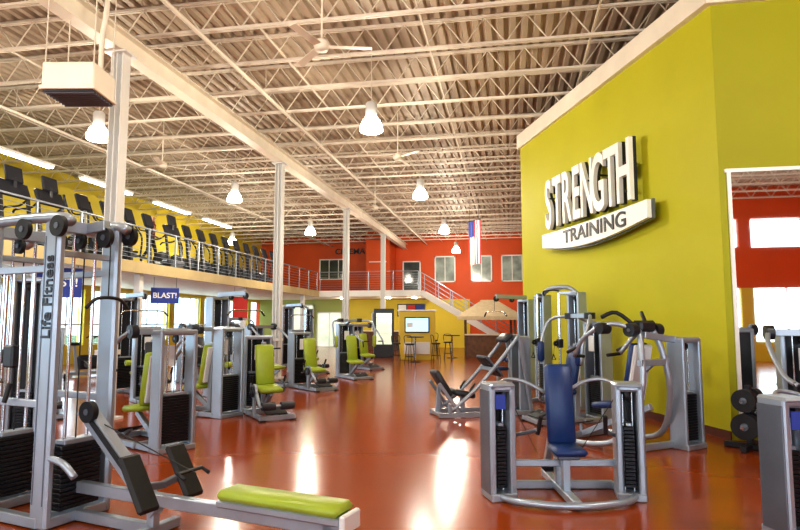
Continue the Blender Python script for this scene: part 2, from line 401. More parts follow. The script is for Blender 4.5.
# flag
m=M(); FL=[mat('flag_red',(.40,.02,.03),.8),WHITE,mat('flag_navy',(.02,.03,.15),.8)]
for i in range(13):
    x0=-.42+i*.065
    for t_ in range(8):
        z0=-.95+t_*.24; f_=lambda q:.05*math.sin(q*1.1)
        mm=FL[2] if (t_>4 and i<6) else FL[i%2]
        m.add([(x0,f_(i),z0),(x0+.065,f_(i+1),z0),(x0+.065,f_(i+1),z0+.24),(x0,f_(i),z0+.24)],[[0,1,2,3]],mm)
m.rod((-.46,0,.97),(.46,0,.97),.02,DARK); m.rod((-.35,0,.97),(-.35,0,2.14),.006,DARK,5); m.rod((.35,0,.97),(.35,0,2.14),.006,DARK,5)
m.obj('american_flag',(-1.5,26.1,5.05),-52)

# ------------------------------------------------------------------ ceiling fixtures
hb=M()
hb.lathe([(.0,0),(.20,0),(.235,.02),(.22,.12),(.17,.24),(.10,.32),(.10,.34)],(0,0,0),LAMPM,24)
hb.lathe([(.11,.32),(.12,.36),(.12,.58),(.08,.62),(0,.62)],(0,0,0),WHITEP,16); hb.rod((0,0,.6),(0,0,1.75),.012,JOIST,6)
hm=hb.mesh('high_bay_lamp')
lamps=[(-2.7,11.5),(-2.7,18.2),(-2.75,25.6),(-2.9,33),(-2.7,4.5),(-2.7,-3),(-8.5,11.0),(-8.6,17.6),(-8.6,25),(-8.5,4),(-8.5,-3.5),(-13.5,27.5),(4.5,4.5),(4.5,-3)]
for (x_,y_) in lamps:
    place(hm,'high_bay_lamp',(x_,y_,5.42))
    l=bpy.data.lights.new('lamp_light','POINT'); l.energy=290 if y_<30 else 480; l.color=(1,.92,.77); l.shadow_soft_size=.16
    o=bpy.data.objects.new('lamp_light',l); o.location=(x_,y_,5.2); scene.collection.objects.link(o)
fl=M(); fl.box((0,0,.07),(.22,2.5,.08),WHITE,.01)
for d in(-.06,.06): fl.rod((d,-1.2,.01),(d,1.2,.01),.025,TUBEM,8)
for d in(-1,1): fl.rod((0,d,.1),(0,d,1.12),.008,JOIST,5)
fm=fl.mesh('fluorescent_fixture')
for y_ in(6.2,10,13.7,17.4,21.3,25): 
    place(fm,'fluorescent_fixture',(-13,y_,6.03))
    l=bpy.data.lights.new('tube_light','AREA'); l.shape='RECTANGLE'; l.size=.2; l.size_y=2.3; l.energy=65; l.color=(1,.97,.85)
    o=bpy.data.objects.new('tube_light',l); o.location=(-13,y_,5.97); scene.collection.objects.link(o)
for x_ in(-10,-7.2,-5.6):
    d=M(); d.lathe([(0,-.05),(.14,-.04),(.16,.0)],(0,0,0),LAMPM,16); d.obj('recessed_downlight',(x_,35.2,MZ-.305))
    l=bpy.data.lights.new('downlight','POINT'); l.energy=32; l.color=(1,.90,.7); l.shadow_soft_size=.1
    o=bpy.data.objects.new('downlight',l); o.location=(x_,35.2,MZ-.6); scene.collection.objects.link(o)
fn=M(); fn.rod((0,0,0),(0,0,1.25),.018,CREAM,8); fn.lathe([(0,-.09),(.1,-.08),(.13,0),(.1,.08),(0,.1)],(0,0,0),CREAM,16)
for a in range(3):
    t=a*2*math.pi/3; c_,s_=math.cos(t),math.sin(t)
    fn.fbox((c_*.45,s_*.45,-.02),Vector((c_,s_,0)),Vector((-s_,c_,.15)).normalized(),Vector((0,0,1)),.34,.065,.006,CREAM)
    fn.beam((c_*.08,s_*.08,-.02),(c_*.2,s_*.2,-.02),.03,.01,CREAM,0)
fnm=fn.mesh('ceiling_fan')
for x_,y_,r_ in((-2.85,8.7,15),(-9.4,14.8,50),(-2.85,15.2,80),(-5,22,10)): place(fnm,'ceiling_fan',(x_,y_,5.93),r_)
m=M(); m.box((0,0,.25),(.76,.64,.36),CREAM,.02); m.box((0,0,.05),(.80,.68,.06),CREAM,.01)
m.box((0,0,.01),(.72,.60,.03),DARK)
for i in range(8): m.box((0,-.27+i*.077,0),(.72,.02,.05),SILVER2,rot=(30,0,0))
for a in(-.35,.35):
    for b in(-.28,.28): m.rod((a,b,.42),(a,b,2.24),.01,JOIST,5)
m.tube([(.2,.2,.42),(.2,.2,1.0),(.25,.2,1.5),(.25,.2,2.24)],.04,CREAM,10)
m.obj('unit_heater',(-6.24,7.62,4.90),10)
for nm_,x_ in(('sprinkler_pipe',-5.2),('sprinkler_pipe',-11.5)):
    m=M(); m.rod((x_,YF+.1,6.56),(x_,YB-.1,6.56),.04,JOIST,8)
    for yy in range(-8,37,4): m.rod((x_,yy,6.56),(x_,yy,7.14),.008,JOIST,5)
    m.obj(nm_)

def banner(name,x_,y_,zc,w,h,mt,txt,rz=60,top=3.07,ts=.3):
    b=M(); b.box((0,0,0),(w,.015,h),mt); b.rod((-w/2,0,h/2),(w/2,0,h/2),.012,SILVER,6)
    if txt: b.text(txt,ts,((0,-.012,0),(1,0,0),(0,0,1)),WHITE,.003,1.,.006)
    for d in(-w*.4,w*.4): b.rod((d,0,h/2),(d,0,top-zc),.006,DARK,4)
    b.obj(name,(x_,y_,zc),rz)
banner('blast_banner',-11.0,17.75,2.45,.85,.5,BANNER,'BLAST!',32,3.05,.24)
banner('blast_banner',-11.3,13.4,2.6,1.1,.75,BANNER,'BLAST!',40,3.05,.3)
banner('red_banner',-11.1,23.5,2.2,.6,.9,REDB,'',22,3.05)

# ------------------------------------------------------------------ gym machines
def tower(m,x,y,w,d,h,sh=.5,shroud=None,rot=0,fr=SILVER,cap=True):
    c,s_=math.cos(R(rot)),math.sin(R(rot))
    def T(a,b,z): return (x+a*c-b*s_,y+a*s_+b*c,z)
    for e in(-1,1): m.box(T(e*w/2,0,h/2),(.055,d,h),fr,.012,(0,0,rot))
    m.box(T(0,0,h-.03),(w+.06,d,.07),fr,.02,(0,0,rot)); m.box(T(0,0,.035),(w+.06,d+.04,.07),fr,.01,(0,0,rot))
    for e in(-.22,.22): m.rod(T(e*w,0,.05),T(e*w,0,h-.04),.012,CHROME,6,cap=False)
    n=int(sh/.034)
    for i in range(n): m.box(T(0,0,.12+i*.034),(w-.10,d*.62,.028),STACK,.003,(0,0,rot))
    m.box(T(0,0,.12+n*.034),(w-.14,d*.5,.03),SILVER,.004,(0,0,rot))
    m.rod(T(0,0,.12+n*.034),T(0,0,h-.05),.005,BLACK,5,cap=False)
    m.disc(T(0,0,h-.11),(c,s_,0),.055,.03,BLACK,14)
    if shroud: m.box(T(0,d*.42,h*.52),(w-.04,.012,h*.9),shroud,0,(0,0,rot))
def feet(m,pts):
    for p in pts: m.box((p[0],p[1],.012),(.1,.1,.024),BLACK,.004)
def handle(m,a,b,r=.019): m.rod(a,b,r,BLACK,10)

def twin_press(pad):
    m=M()
    for e in(-1,1):
        tower(m,e*.60,.0,.19,.26,1.03,.55,DARK,rot=e*-12)
        m.box((e*.60,0,1.02),(.25,.28,.045),SILVER,.02,(0,0,e*-12)); m.box((e*.72,-.02,.52),(.02,.24,.92),SILVER2,.005,(0,0,e*-12))
        m.rod((e*.56,-.1,.95),(e*.56,.1,.95),.02,BLACK,10)
    m.tube([(-.62,-.10,.045),(-.45,-.30,.045),(0,-.42,.045),(.45,-.30,.045),(.62,-.10,.045)],.032,SILVER,8)
    m.beam((-.55,.05,.30),(.55,.05,.30),.05,.06,SILVER); m.beam((-.55,.3,.04),(.55,.3,.04),.06,.07,SILVER)
    m.beam((-.55,.3,.04),(-.6,.0,.04),.06,.07,SILVER); m.beam((.55,.3,.04),(.6,.0,.04),.06,.07,SILVER)
    m.beam((0,-.42,.05),(0,.75,.05),.08,.07,SILVER)
    m.beam((0,-.05,.05),(0,-.05,.40),.07,.08,SILVER); m.box((0,-.08,.40),(.2,.2,.06),SILVER2,.01)
    m.pad((0,-.12,.45),(.30,.32,.07),pad); m.pad((0,.10,.83),(.26,.085,.74),pad,(-8,0,0)); m.box((0,.17,.83),(.12,.05,.6),SILVER,.01,(-8,0,0))
    m.beam((0,.2,.05),(0,.24,1.0),.07,.09,SILVER); m.beam((0,.75,.05),(0,.24,.75),.06,.07,SILVER)
    for e in(-1,1):
        m.tube([(e*.60,.08,.98),(e*.48,.28,1.04),(e*.30,.30,1.02),(e*.1,.25,.92)],.018,SILVER,8)
        m.tube([(e*.50,.02,.55),(e*.38,-.12,.60),(e*.30,-.30,.66)],.018,SILVER2,8); handle(m,(e*.30,-.28,.62),(e*.28,-.34,.78))
        m.rod((e*.50,.0,.92),(e*.2,.2,.36),.004,BLACK,4)
    m.box((-.60,-.15,.88),(.09,.01,.13),BANNER,0)
    m.pad((0,.35,.2),(.25,.1,.1),BLACK)
    return m
def press(pad,hh=1.5,style=0):
    m=M()
    tower(m,0,.62,.46,.22,hh,.6,DARK if style!=3 else None)
    for e in(-1,1):
        m.beam((e*.26,-.62,.05),(e*.24,.55,.05),.06,.07,SILVER)
    m.beam((-.30,-.6,.05),(.30,-.6,.05),.06,.07,SILVER); m.beam((-.3,.2,.05),(.3,.2,.05),.06,.07,SILVER)
    m.beam((0,.2,.05),(0,.22,1.25),.07,.09,SILVER)
    m.beam((0,.2,.12),(0,-.25,.40),.06,.08,SILVER)
    m.pad((0,-.10,.47),(.40,.42,.09),pad,(6,0,0)); m.pad((0,.14,.86),(.32,.10,.70),pad,(-10,0,0))
    m.box((0,.205,.86),(.26,.03,.62),WHITEP,.01,(-10,0,0))
    if style in(0,3):
        m.beam((-.42,.34,hh-.02),(.42,.34,hh-.02),.08,.08,SILVER); m.beam((0,.34,hh-.02),(0,.6,hh-.02),.08,.08,SILVER)
        for e in(-1,1):
            m.tube([(e*.42,.34,hh),(e*.50,.1,hh-.15),(e*.48,-.25,hh-.45),(e*.40,-.42,hh-.55)],.028,SILVER,8)
            m.disc((e*.42,.34,hh-.02),(1,0,0),.085,.09,DARK,16); handle(m,(e*.40,-.42,hh-.55),(e*.20,-.45,hh-.55)); handle(m,(e*.42,-.40,hh-.52),(e*.42,-.44,hh-.74))
    elif style==1:
        m.tube([(-.26,-.30,.42),(-.30,-.46,.40),(-.3,-.62,.25)],.028,SILVER,8); m.rod((-.32,-.62,.24),(.28,-.62,.24),.02,SILVER)
        for e in(-.16,.16): m.rod((e-.11,-.62,.24),(e+.11,-.62,.24),.065,pad if pad is not LIME else GREYPAD,14)
        m.disc((-.30,-.30,.45),(1,0,0),.13,.04,SILVER,20); m.disc((-.34,-.30,.45),(1,0,0),.09,.03,DARK,16)
        for e in(-1,1): m.tube([(e*.26,.1,.40),(e*.29,-.05,.42),(e*.29,-.05,.62)],.016,SILVER2,8); handle(m,(e*.29,-.05,.58),(e*.29,-.12,.70))
        m.beam((-.3,-.3,.05),(-.3,-.3,.45),.05,.07,SILVER)
    else:
        m.beam((-.3,.3,hh+.1),(.3,.3,hh+.1),.08,.08,SILVER); m.beam((0,.3,hh+.1),(0,.55,hh-.02),.08,.08,SILVER)
        for e in(-1,1):
            m.tube([(e*.3,.3,hh+.1),(e*.62,.1,hh+.04),(e*.66,-.05,hh-.3),(e*.64,-.08,hh-.65)],.028,SILVER,8)
            m.pad((e*.60,-.1,hh-.5),(.08,.12,.34),pad); m.disc((e*.3,.3,hh+.1),(0,0,1),.09,.1,DARK,16)
    m.box((0,-.48,.14),(.36,.22,.02),BLACK,.004,(20,0,0)); m.beam((0,-.6,.05),(0,-.4,.16),.05,.05,SILVER)
    feet(m,[(-.26,-.62),(.26,-.62)])
    m.box((0,.505,hh*.78),(.16,.012,.26),WHITEP,.002)
    return m
def lat(pad):
    m=M(); H=2.2
    tower(m,0,.5,.46,.22,H-.05,.7,DARK)
    m.beam((0,.5,H),(0,-.35,H+.02),.08,.1,SILVER); m.disc((0,-.33,H-.04),(1,0,0),.07,.04,BLACK,16); m.disc((0,.1,H-.06),(1,0,0),.06,.04,BLACK,16)
    m.rod((0,-.38,H-.08),(0,-.38,1.85),.005,BLACK,5); m.tube([(-.55,-.36,1.74),(-.42,-.38,1.84),(0,-.38,1.85),(.42,-.38,1.84),(.55,-.36,1.74)],.014,CHROME,8)
    handle(m,(-.55,-.36,1.74),(-.45,-.375,1.82)); handle(m,(.55,-.36,1.74),(.45,-.375,1.82))
    m.beam((0,.4,.05),(0,-.6,.05),.08,.08,SILVER); m.beam((-.3,-.6,.04),(.3,-.6,.04),.06,.07,SILVER); m.beam((0,-.3,.05),(0,-.3,.45),.07,.08,SILVER)
    m.pad((0,-.3,.49),(.36,.40,.08),pad); m.beam((0,.0,.05),(0,.02,.9),.06,.07,SILVER)
    for e in(-.14,.14): m.rod((e-.1,-.06,.70),(e+.1,-.06,.70),.06,pad,14)
    m.beam((0,.02,.76),(0,-.06,.70),.05,.05,SILVER); m.rod((-.26,-.06,.7),(.26,-.06,.7),.015,SILVER)
    return m
def functional(arch=1.15):
    m=M(); H=2.25
    for e in(-1,1):
        tower(m,e*arch/2,.1,.30,.20,H-.1,.65,DARK)
        m.rod((e*(arch/2-.2),-.15,.08),(e*(arch/2-.2),-.15,H-.1),.026,CHROME,10)
        m.box((e*(arch/2-.2),-.15,1.2),(.09,.1,.16),DARK,.01); m.disc((e*(arch/2-.2),-.24,1.2),(1,0,0),.05,.03,BLACK,14)
        m.tube([(e*(arch/2-.2),-.27,1.17),(e*(arch/2-.22),-.28,1.0)],.004,BLACK,5); m.tube([(e*(arch/2-.28),-.28,.90),(e*(arch/2-.22),-.28,1.0),(e*(arch/2-.16),-.28,.90),(e*(arch/2-.28),-.28,.90)],.01,BLACK,6,0)
        m.beam((e*arch/2,-.35,.04),(e*arch/2,.3,.04),.09,.07,SILVER)
        m.beam((e*(arch/2-.2),-.15,H-.1),(e*arch/2,.1,H-.1),.05,.06,SILVER); m.beam((e*(arch/2-.2),-.15,.08),(e*arch/2,.1,.06),.05,.06,SILVER)
    m.tube([(-arch/2,.1,H-.1),(-arch/4,.1,H+.02),(arch/4,.1,H+.02),(arch/2,.1,H-.1)],.045,SILVER,10)
    m.tube([(-.35,.0,H-.12),(-.2,-.1,H-.04),(.2,-.1,H-.04),(.35,.0,H-.12)],.016,BLACK,8)
    for e in(-1,1): m.beam((e*.2,.1,H+.0),(e*.2,-.1,H-.04),.03,.03,SILVER)
    return m
def lever(pad):
    m=M()
    tower(m,-.60,.50,.34,.24,1.40,.6,None,rot=180)
    for e in(-1,1):
        m.tube([(e*.50,-.75,.05),(e*.46,-.1,.06),(e*.40,.30,.22),(e*.28,.50,.75),(e*.20,.46,1.25),(e*.14,.38,1.50)],.038,SILVER,10)
        m.tube([(e*.16,.38,1.48),(e*.40,.20,1.58),(e*.50,-.15,1.42),(e*.46,-.38,1.16)],.030,SILVER,10)
        handle(m,(e*.46,-.38,1.16),(e*.24,-.42,1.14),.024); handle(m,(e*.49,-.28,1.28),(e*.50,-.46,1.20),.024)
        m.disc((e*.24,.36,1.50),(1,0,0),.085,.12,DARK,18)
        m.tube([(e*.10,.34,1.52),(e*.25,.15,1.72),(e*.42,.05,1.66)],.026,BLACK,8)
        m.rod((e*.40,.12,1.52),(e*.56,.12,1.52),.07,BLACK,16)
    m.box((0,.36,1.55),(.30,.16,.14),DARK,.03); m.beam((-.55,.5,1.36),(.1,.42,1.44),.07,.08,SILVER)
    m.beam((-.28,.48,1.1),(.28,.48,1.1),.07,.08,SILVER); m.beam((-.5,-.7,.05),(.5,-.7,.05),.07,.08,SILVER); m.beam((-.60,.42,.05),(.5,.30,.05),.06,.08,SILVER)
    m.beam((0,-.7,.05),(0,.42,.55),.07,.08,SILVER); m.beam((0,-.05,.3),(0,-.1,.5),.07,.08,SILVER)
    m.pad((0,-.15,.52),(.40,.44,.09),pad,(8,0,0)); m.pad((0,.20,.96),(.34,.08,.76),pad,(-12,0,0)); m.box((0,.265,.95),(.33,.06,.74),WHITEP,.02,(-12,0,0))
    m.beam((0,.3,.95),(0,.48,1.1),.05,.06,SILVER)
    m.box((0,-.72,.2),(.36,.16,.015),BLACK,.003,(15,0,0)); m.beam((0,-.7,.05),(0,-.72,.2),.04,.04,SILVER)
    feet(m,[(-.5,-.75),(.5,-.75)])
    return m
def legpress(pad):
    m=M()
    for e in(-.30,.30):
        m.beam((-.95,e,.05),(.95,e,.05),.07,.08,SILVER); m.tube([(-.72,e,.12),(-.2,e,.55),(.35,e,1.15),(.60,e,1.45)],.036,SILVER,8); m.beam((.85,e,.05),(.62,e,1.45),.06,.07,SILVER)
        m.beam((-.75,e,.05),(-.75,e,.25),.06,.07,SILVER)
        m.beam((-.55,e,.05),(-.95,e,.62),.05,.06,SILVER)
    tower(m,.78,0,.36,.24,1.45,.6,DARK,rot=90)
    m.beam((.62,-.30,1.45),(.62,.30,1.45),.07,.07,SILVER); m.beam((-.9,-.30,.05),(-.9,.30,.05),.07,.07,SILVER); m.beam((.9,-.30,.05),(.9,.30,.05),.07,.07,SILVER)
    m.box((.15,0,.90),(.04,.52,.50),SILVER2,.01,(0,-42,0)); m.box((.12,0,.88),(.02,.48,.46),BLACK,.004,(0,-42,0))
    m.pad((.45,0,1.42),(.22,.42,.10),pad,(0,-35,0))
    m.beam((.1,-.3,.85),(.1,.3,.85),.07,.07,SILVER)
    m.pad((-.42,0,.40),(.42,.40,.10),pad,(0,12,0)); m.pad((-.82,0,.60),(.10,.40,.55),pad,(0,-32,0)); m.beam((-.4,0,.05),(-.42,0,.36),.07,.07,SILVER); m.beam((-.9,0,.05),(-.86,0,.55),.07,.07,SILVER)
    for e in(-1,1): handle(m,(-.36,e*.27,.46),(-.26,e*.27,.6))
    return m
def treadmill():
    m=M(); m.box((0,0,.11),(1.8,.82,.16),DARK,.03); m.box((-.1,0,.195),(1.45,.52,.015),BLACK,.004); m.box((.75,0,.24),(.42,.84,.16),SILVER2,.05)
    for e in(-1,1):
        m.beam((.82,e*.40,.2),(.66,e*.40,1.25),.06,.10,DARK,.015); m.tube([(.66,e*.40,1.15),(.45,e*.40,1.02),(.05,e*.40,1.0),(-.02,e*.40,.9)],.026,BLACK,8)
    m.box((.64,0,1.32),(.12,.86,.40),DARK,.03,(0,-22,0)); m.box((.62,0,1.68),(.07,.50,.38),DARK,.02,(0,-12,0)); m.box((.582,0,1.68),(.005,.40,.28),SCREEN2,0,(0,-12,0)); m.beam((.66,0,1.3),(.65,0,1.6),.06,.10,DARK)
    return m
def elliptical():
    m=M(); m.beam((-.95,0,.08),(.6,0,.08),.12,.10,SILVER2,.02); m.beam((-.9,-.32,.04),(-.9,.32,.04),.08,.07,SILVER2); m.beam((.6,-.3,.04),(.6,.3,.04),.08,.07,SILVER2)
    m.lathe([(.0,-.1),(.3,-.1),(.34,-.06),(.34,.06),(.3,.1),(0,.1)],(0,0,0),DARK,20)
    n=6*20
    for i in range(len(m.v)-n,len(m.v)):
        a,b,c=m.v[i]; m.v[i]=(a-.55,c,b+.45)
    m.beam((.55,0,.1),(.42,0,1.35),.11,.14,DARK,.02)
    for e in(-1,1):
        ph=.16*e
        m.beam((-.75,e*.20,.45+ph),(.35,e*.22,.30-ph*.2),.06,.07,SILVER2); m.box((-.25,e*.20,.42+ph*.6),(.38,.16,.06),BLACK,.015)
        m.tube([(.35,e*.24,.30),(.40,e*.26,.9),(.28+ph*.6,e*.27,1.25),(.18+ph,e*.24,1.6)],.028,DARK,8); handle(m,(.24+ph,e*.26,1.35),(.15+ph,e*.23,1.68),.034)
        m.tube([(.42,e*.04,1.15),(.25,e*.16,1.18),(.22,e*.2,1.32)],.02,BLACK,8)
    m.box((.40,0,1.50),(.10,.46,.46),DARK,.03,(0,-20,0)); m.box((.345,0,1.52),(.006,.26,.2),SCREEN2,0,(0,-20,0)); m.beam((.43,0,1.3),(.42,0,1.5),.07,.07,DARK)
    return m
def bike():
    m=M(); m.beam((-.5,0,.1),(.5,0,.1),.1,.1,SILVER); m.beam((-.5,-.28,.04),(-.5,.28,.04),.07,.07,SILVER); m.beam((.5,-.28,.04),(.5,.28,.04),.07,.07,SILVER)
    m.beam((-.25,0,.1),(-.35,0,.92),.07,.09,SILVER); m.pad((-.36,0,.96),(.28,.24,.09),BLACK); m.beam((.35,0,.1),(.45,0,1.2),.08,.1,SILVER)
    m.box((.05,0,.42),(.62,.16,.42),DARK,.07); m.disc((.0,.12,.36),(0,1,0),.1,.03,SILVER2,16); m.disc((.0,-.12,.36),(0,1,0),.1,.03,SILVER2,16)
    m.beam((0,.14,.36),(.12,.14,.24),.03,.03,SILVER); m.box((.14,.2,.23),(.12,.1,.03),BLACK,.01); m.beam((0,-.14,.36),(-.12,-.14,.48),.03,.03,SILVER); m.box((-.14,-.2,.49),(.12,.1,.03),BLACK,.01)
    m.box((.46,0,1.32),(.07,.34,.28),DARK,.03,(0,-20,0)); m.tube([(.4,-.05,1.15),(.2,-.25,1.18),(.08,-.25,1.12)],.017,BLACK); m.tube([(.4,.05,1.15),(.2,.25,1.18),(.08,.25,1.12)],.017,BLACK)
    return m

class F:
    def __init__(s,key,f): s.key=key; s.f=f
meshes={}
def put(kind,fn,loc,rz,sc=1.):
    if kind+fn.key not in meshes: meshes[kind+fn.key]=fn.f().mesh(kind)
    return place(meshes[kind+fn.key],kind,loc,rz,sc)
TP_B=F('tpb',lambda:twin_press(BLUE)); PR_B=F('prb',lambda:press(BLUE,1.5,0)); PR_L=F('prl',lambda:press(LIME,1.5,0)); PR_G=F('prg',lambda:press(GREYPAD,1.5,0)); LE_L=F('lel',lambda:press(LIME,1.35,1)); LE_G=F('leg',lambda:press(GREYPAD,1.5,1))
PR_O=F('pro',lambda:press(LIME,1.5,3))
FLY_L=F('fll',lambda:press(LIME,1.55,2)); FLY_B=F('flb',lambda:press(BLUE,1.6,2)); FLY_G=F('flg',lambda:press(GREYPAD,1.6,2)); LAT_L=F('ltl',lambda:lat(LIME)); LAT_B=F('ltb',lambda:lat(BLUE)); FT=F('ft',lambda:functional())
LV_B=F('lvb',lambda:lever(BLUE)); LP_G=F('lpg',lambda:legpress(GREYPAD)); TR=F('tr',treadmill); EL=F('el',elliptical); BK=F('bk',bike)

# right side
put('chest_press_machine',TP_B,(.46,5.85,0),10.4)
put('converging_press_machine',LV_B,(1.42,8.35,0),-138)
put('cable_crossover_machine',FT,(.85,12.15,0),-60)
put('lat_pulldown_machine',LAT_B,(-.05,14.9,0),-60)
put('leg_press_machine',LP_G,(-.50,10.75,0),24,.93)
put('pectoral_fly_machine',FLY_B,(.85,10.2,0),-65)
put('chest_press_machine',TP_B,(2.62,5.2,0),10.4)
put('shoulder_press_machine',PR_B,(3.32,7.25,0),-5)
# left mid-ground
put('overhead_press_machine',PR_O,(-4.75,7.35,0),-118)
put('overhead_press_machine',PR_O,(-5.35,9.9,0),-110)
put('leg_extension_machine',LE_L,(-4.15,9.9,0),40)
put('leg_extension_machine',LE_L,(-4.7,14.0,0),50)
put('seated_fly_machine',FLY_L,(-4.45,16.9,0),40)
put('lat_pulldown_machine',LAT_L,(-5.9,12.2,0),70)
put('overhead_press_machine',PR_L,(-6.0,14.6,0),70)
put('leg_extension_machine',LE_G,(-7.9,9.2,0),40)
put('cable_crossover_machine',FT,(-6.3,6.1,0),35)
put('lat_pulldown_machine',LAT_L,(-8.3,12.3,0),60)
put('overhead_press_machine',PR_G,(-8.0,14.8,0),70)
put('leg_extension_machine',LE_L,(-6.3,18.3,0),60)
put('seated_fly_machine',FLY_G,(-8.4,17.6,0),60)
put('overhead_press_machine',PR_L,(-4.9,20.2,0),50)
put('lat_pulldown_machine',LAT_L,(-7.6,20.6,0),60)
put('cable_crossover_machine',FT,(-8.6,23.4,0),40)
put('leg_extension_machine',LE_L,(-5.9,22.8,0),50)
put('leg_extension_machine',LE_G,(-6.9,10.9,0),50)
for i,(x_,y_) in enumerate(((-10,9.2),(-10.2,11.3),(-9.8,14.2),(-10,20.0),(-12.4,10.5),(-12.6,13.2),(-12.4,16),(-12.7,19),(-12.4,22.2),(-12.5,25.5),(-9.8,26.5))):
    put('exercise_bike',BK,(x_,y_,0),random.choice((20,40,60)))
y=5.2
while y<13.9: put('treadmill',TR,(-12.0,y,MZ+.015),0); y+=1.12
PY=18.6
for y in [14.4+i*1.0 for i in range(4)]+[PY+1.2+i*1.0 for i in range(10)]: put('elliptical_trainer',EL,(-11.9,y,MZ+.015),0)
put('treadmill',TR,(-12.0,PY,MZ+.015),0)

# foreground multi-station with low row bench
def multi():
    m=M(); H=2.48
    def frame(x0,y0):
        for e in(-1,1):
            m.box((x0,y0+e*.27,H/2-.03),(.19,.07,H-.06),SILVER,.02)
            for dx in(-.06,.06): m.box((x0+dx,y0+e*.306,H/2),(.012,.004,H*.85),SILVER2,0)
        m.beam((x0,y0-.27,.05),(x0,y0+.27,.05),.18,.08,SILVER); m.beam((x0,y0-.27,H-.10),(x0,y0+.27,H-.10),.12,.10,SILVER)
        m.beam((x0,y0-.27,H-.32),(x0,y0+.27,H-.32),.05,.05,SILVER)
        for e in(-.1,.1): m.rod((x0,y0+e,.06),(x0,y0+e,H-.1),.014,CHROME,8)
        for i in range(14): m.box((x0,y0,.13+i*.036),(.17,.36,.030),STACK,.004)
        m.box((x0,y0,.13+14*.036),(.12,.28,.04),SILVER,.006)
        m.rod((x0,y0,.65),(x0,y0,H-.2),.006,BLACK,5)
        m.disc((x0+.0,y0-.05,H-.20),(0,1,0),.07,.035,BLACK,18)
    frame(0,0); frame(-.80,0)
    for e in(-1,1):
        m.tube([(-1.2,e*.27,H-.14),(-.80,e*.27,H-.03),(0,e*.27,H-.03),(.18,e*.27,H-.08)],.045,SILVER,10)
        m.beam((-.80,e*.27,.05),(0,e*.27,.05),.08,.08,SILVER); m.beam((-.8,e*.27,.95),(0,e*.27,.95),.04,.06,SILVER)
        m.beam((-.8,e*.27,H-.45),(0,e*.27,H-.45),.04,.06,SILVER)
        m.tube([(0,e*.27,.55),(.22,e*.27,.52),(.34,e*.25,.42)],.028,SILVER,8)
    for x_ in(-.80,-.3,.13):
        m.disc((x_,-.34,H-.12),(0,1,0),.085,.04,BLACK,22); m.disc((x_,.34,H-.12),(0,1,0),.085,.04,BLACK,22)
    m.beam((0,0,H-.1),(.26,0,H-.08),.07,.09,SILVER); m.disc((.24,0,H-.18),(0,1,0),.085,.04,BLACK,20); m.rod((.31,0,H-.2),(.31,0,1.80),.005,BLACK,5)
    m.tube([(.31,-.2,1.71),(.31,-.1,1.79),(.31,.1,1.79),(.31,.2,1.71)],.014,BLACK,8)
    for i in range(4): m.rod((-.62+.13*i,-.27,.97),(-.62+.13*i,-.27,H-.48),.012,CHROME,6)
    m.box((-.42,-.30,1.32),(.12,.08,.18),DARK,.015); m.rod((-.42,-.30,1.1),(-.42,-.34,.95),.02,BLACK,8)
    m.beam((.07,0,.27),(2.55,0,.27),.07,.09,SILVER); m.beam((.10,0,.90),(.95,0,.18),.10,.12,SILVER); m.beam((.13,-.055,.90),(.93,-.055,.22),.012,.05,BLACK)
    m.beam((.9,-.25,.04),(.9,.25,.04),.07,.07,SILVER); m.beam((.9,0,.04),(.9,0,.3),.07,.07,SILVER)
    m.beam((2.45,-.25,.04),(2.45,.25,.04),.07,.07,SILVER); m.beam((2.45,0,.04),(2.45,0,.3),.07,.07,SILVER)
    m.beam((.07,0,.05),(.9,0,.05),.07,.08,SILVER)
    for e in(-1,1):
        m.box((.98,e*.22,.44),(.05,.19,.44),BLACK,.02,(0,-32,0)); m.beam((.98,0,.38),(.98,e*.28,.42),.05,.05,SILVER2)
    m.disc((.22,-.06,.88),(0,1,0),.085,.05,BLACK,22); m.rod((.26,0,.80),(1.30,0,.50),.005,BLACK,5)
    m.tube([(1.32,-.12,.48),(1.25,-.12,.51),(1.25,.12,.51),(1.32,.12,.48)],.014,BLACK,8,0)
    m.pad((2.08,0,.40),(.98,.24,.075),LIME,bev=.03); m.box((2.08,0,.34),(1.0,.20,.05),SILVER,.01); m.box((2.60,0,.33),(.04,.22,.12),WHITEP,.01)
    m.text('Life Fitness',.15,((.0,-.309,1.80),(0,0,1),(-1,0,0)),DARK,.003,1.0,.003)
    return m
multi().obj('cable_row_station',(-3.55,4.50,0),-14.5)

m=M()
for z_ in(.35,.75): 
    m.box((0,0,z_),(1.9,.34,.04),SILVER2,.01,(12,0,0))
    for i in range(7):
        x_=-.78+i*.26; m.rod((x_,-.16,z_+.10),(x_,.16,z_+.12),.018,CHROME,8)
        for e in(-1,1): m.disc((x_,e*.12,z_+.11),(0,1,0),.075,.10,BLACK,14)
for e in(-.92,.92): m.beam((e,.15,0),(e,.15,1.0),.06,.06,SILVER2); m.beam((e,-.25,.03),(e,.2,.03),.06,.06,SILVER2)
m.obj('dumbbell_rack',(4.65,8.62,0),0)
m=M(); m.beam((-.3,0,.04),(.3,0,.04),.07,.07,DARK); m.beam((0,-.3,.04),(0,.3,.04),.07,.07,DARK); m.beam((0,0,.05),(0,0,.80),.07,.07,DARK)
for z_,r_ in((.30,.16),(.62,.14)):
    m.rod((-.3,0,z_),(.3,0,z_),.022,CHROME)
    for e in(-1,1):
        for d in(.09,.14,.19): m.disc((e*d,0,z_),(1,0,0),r_,.04,BLACK,24)
m.obj('weight_plate_tree',(2.95,8.42,0),55)

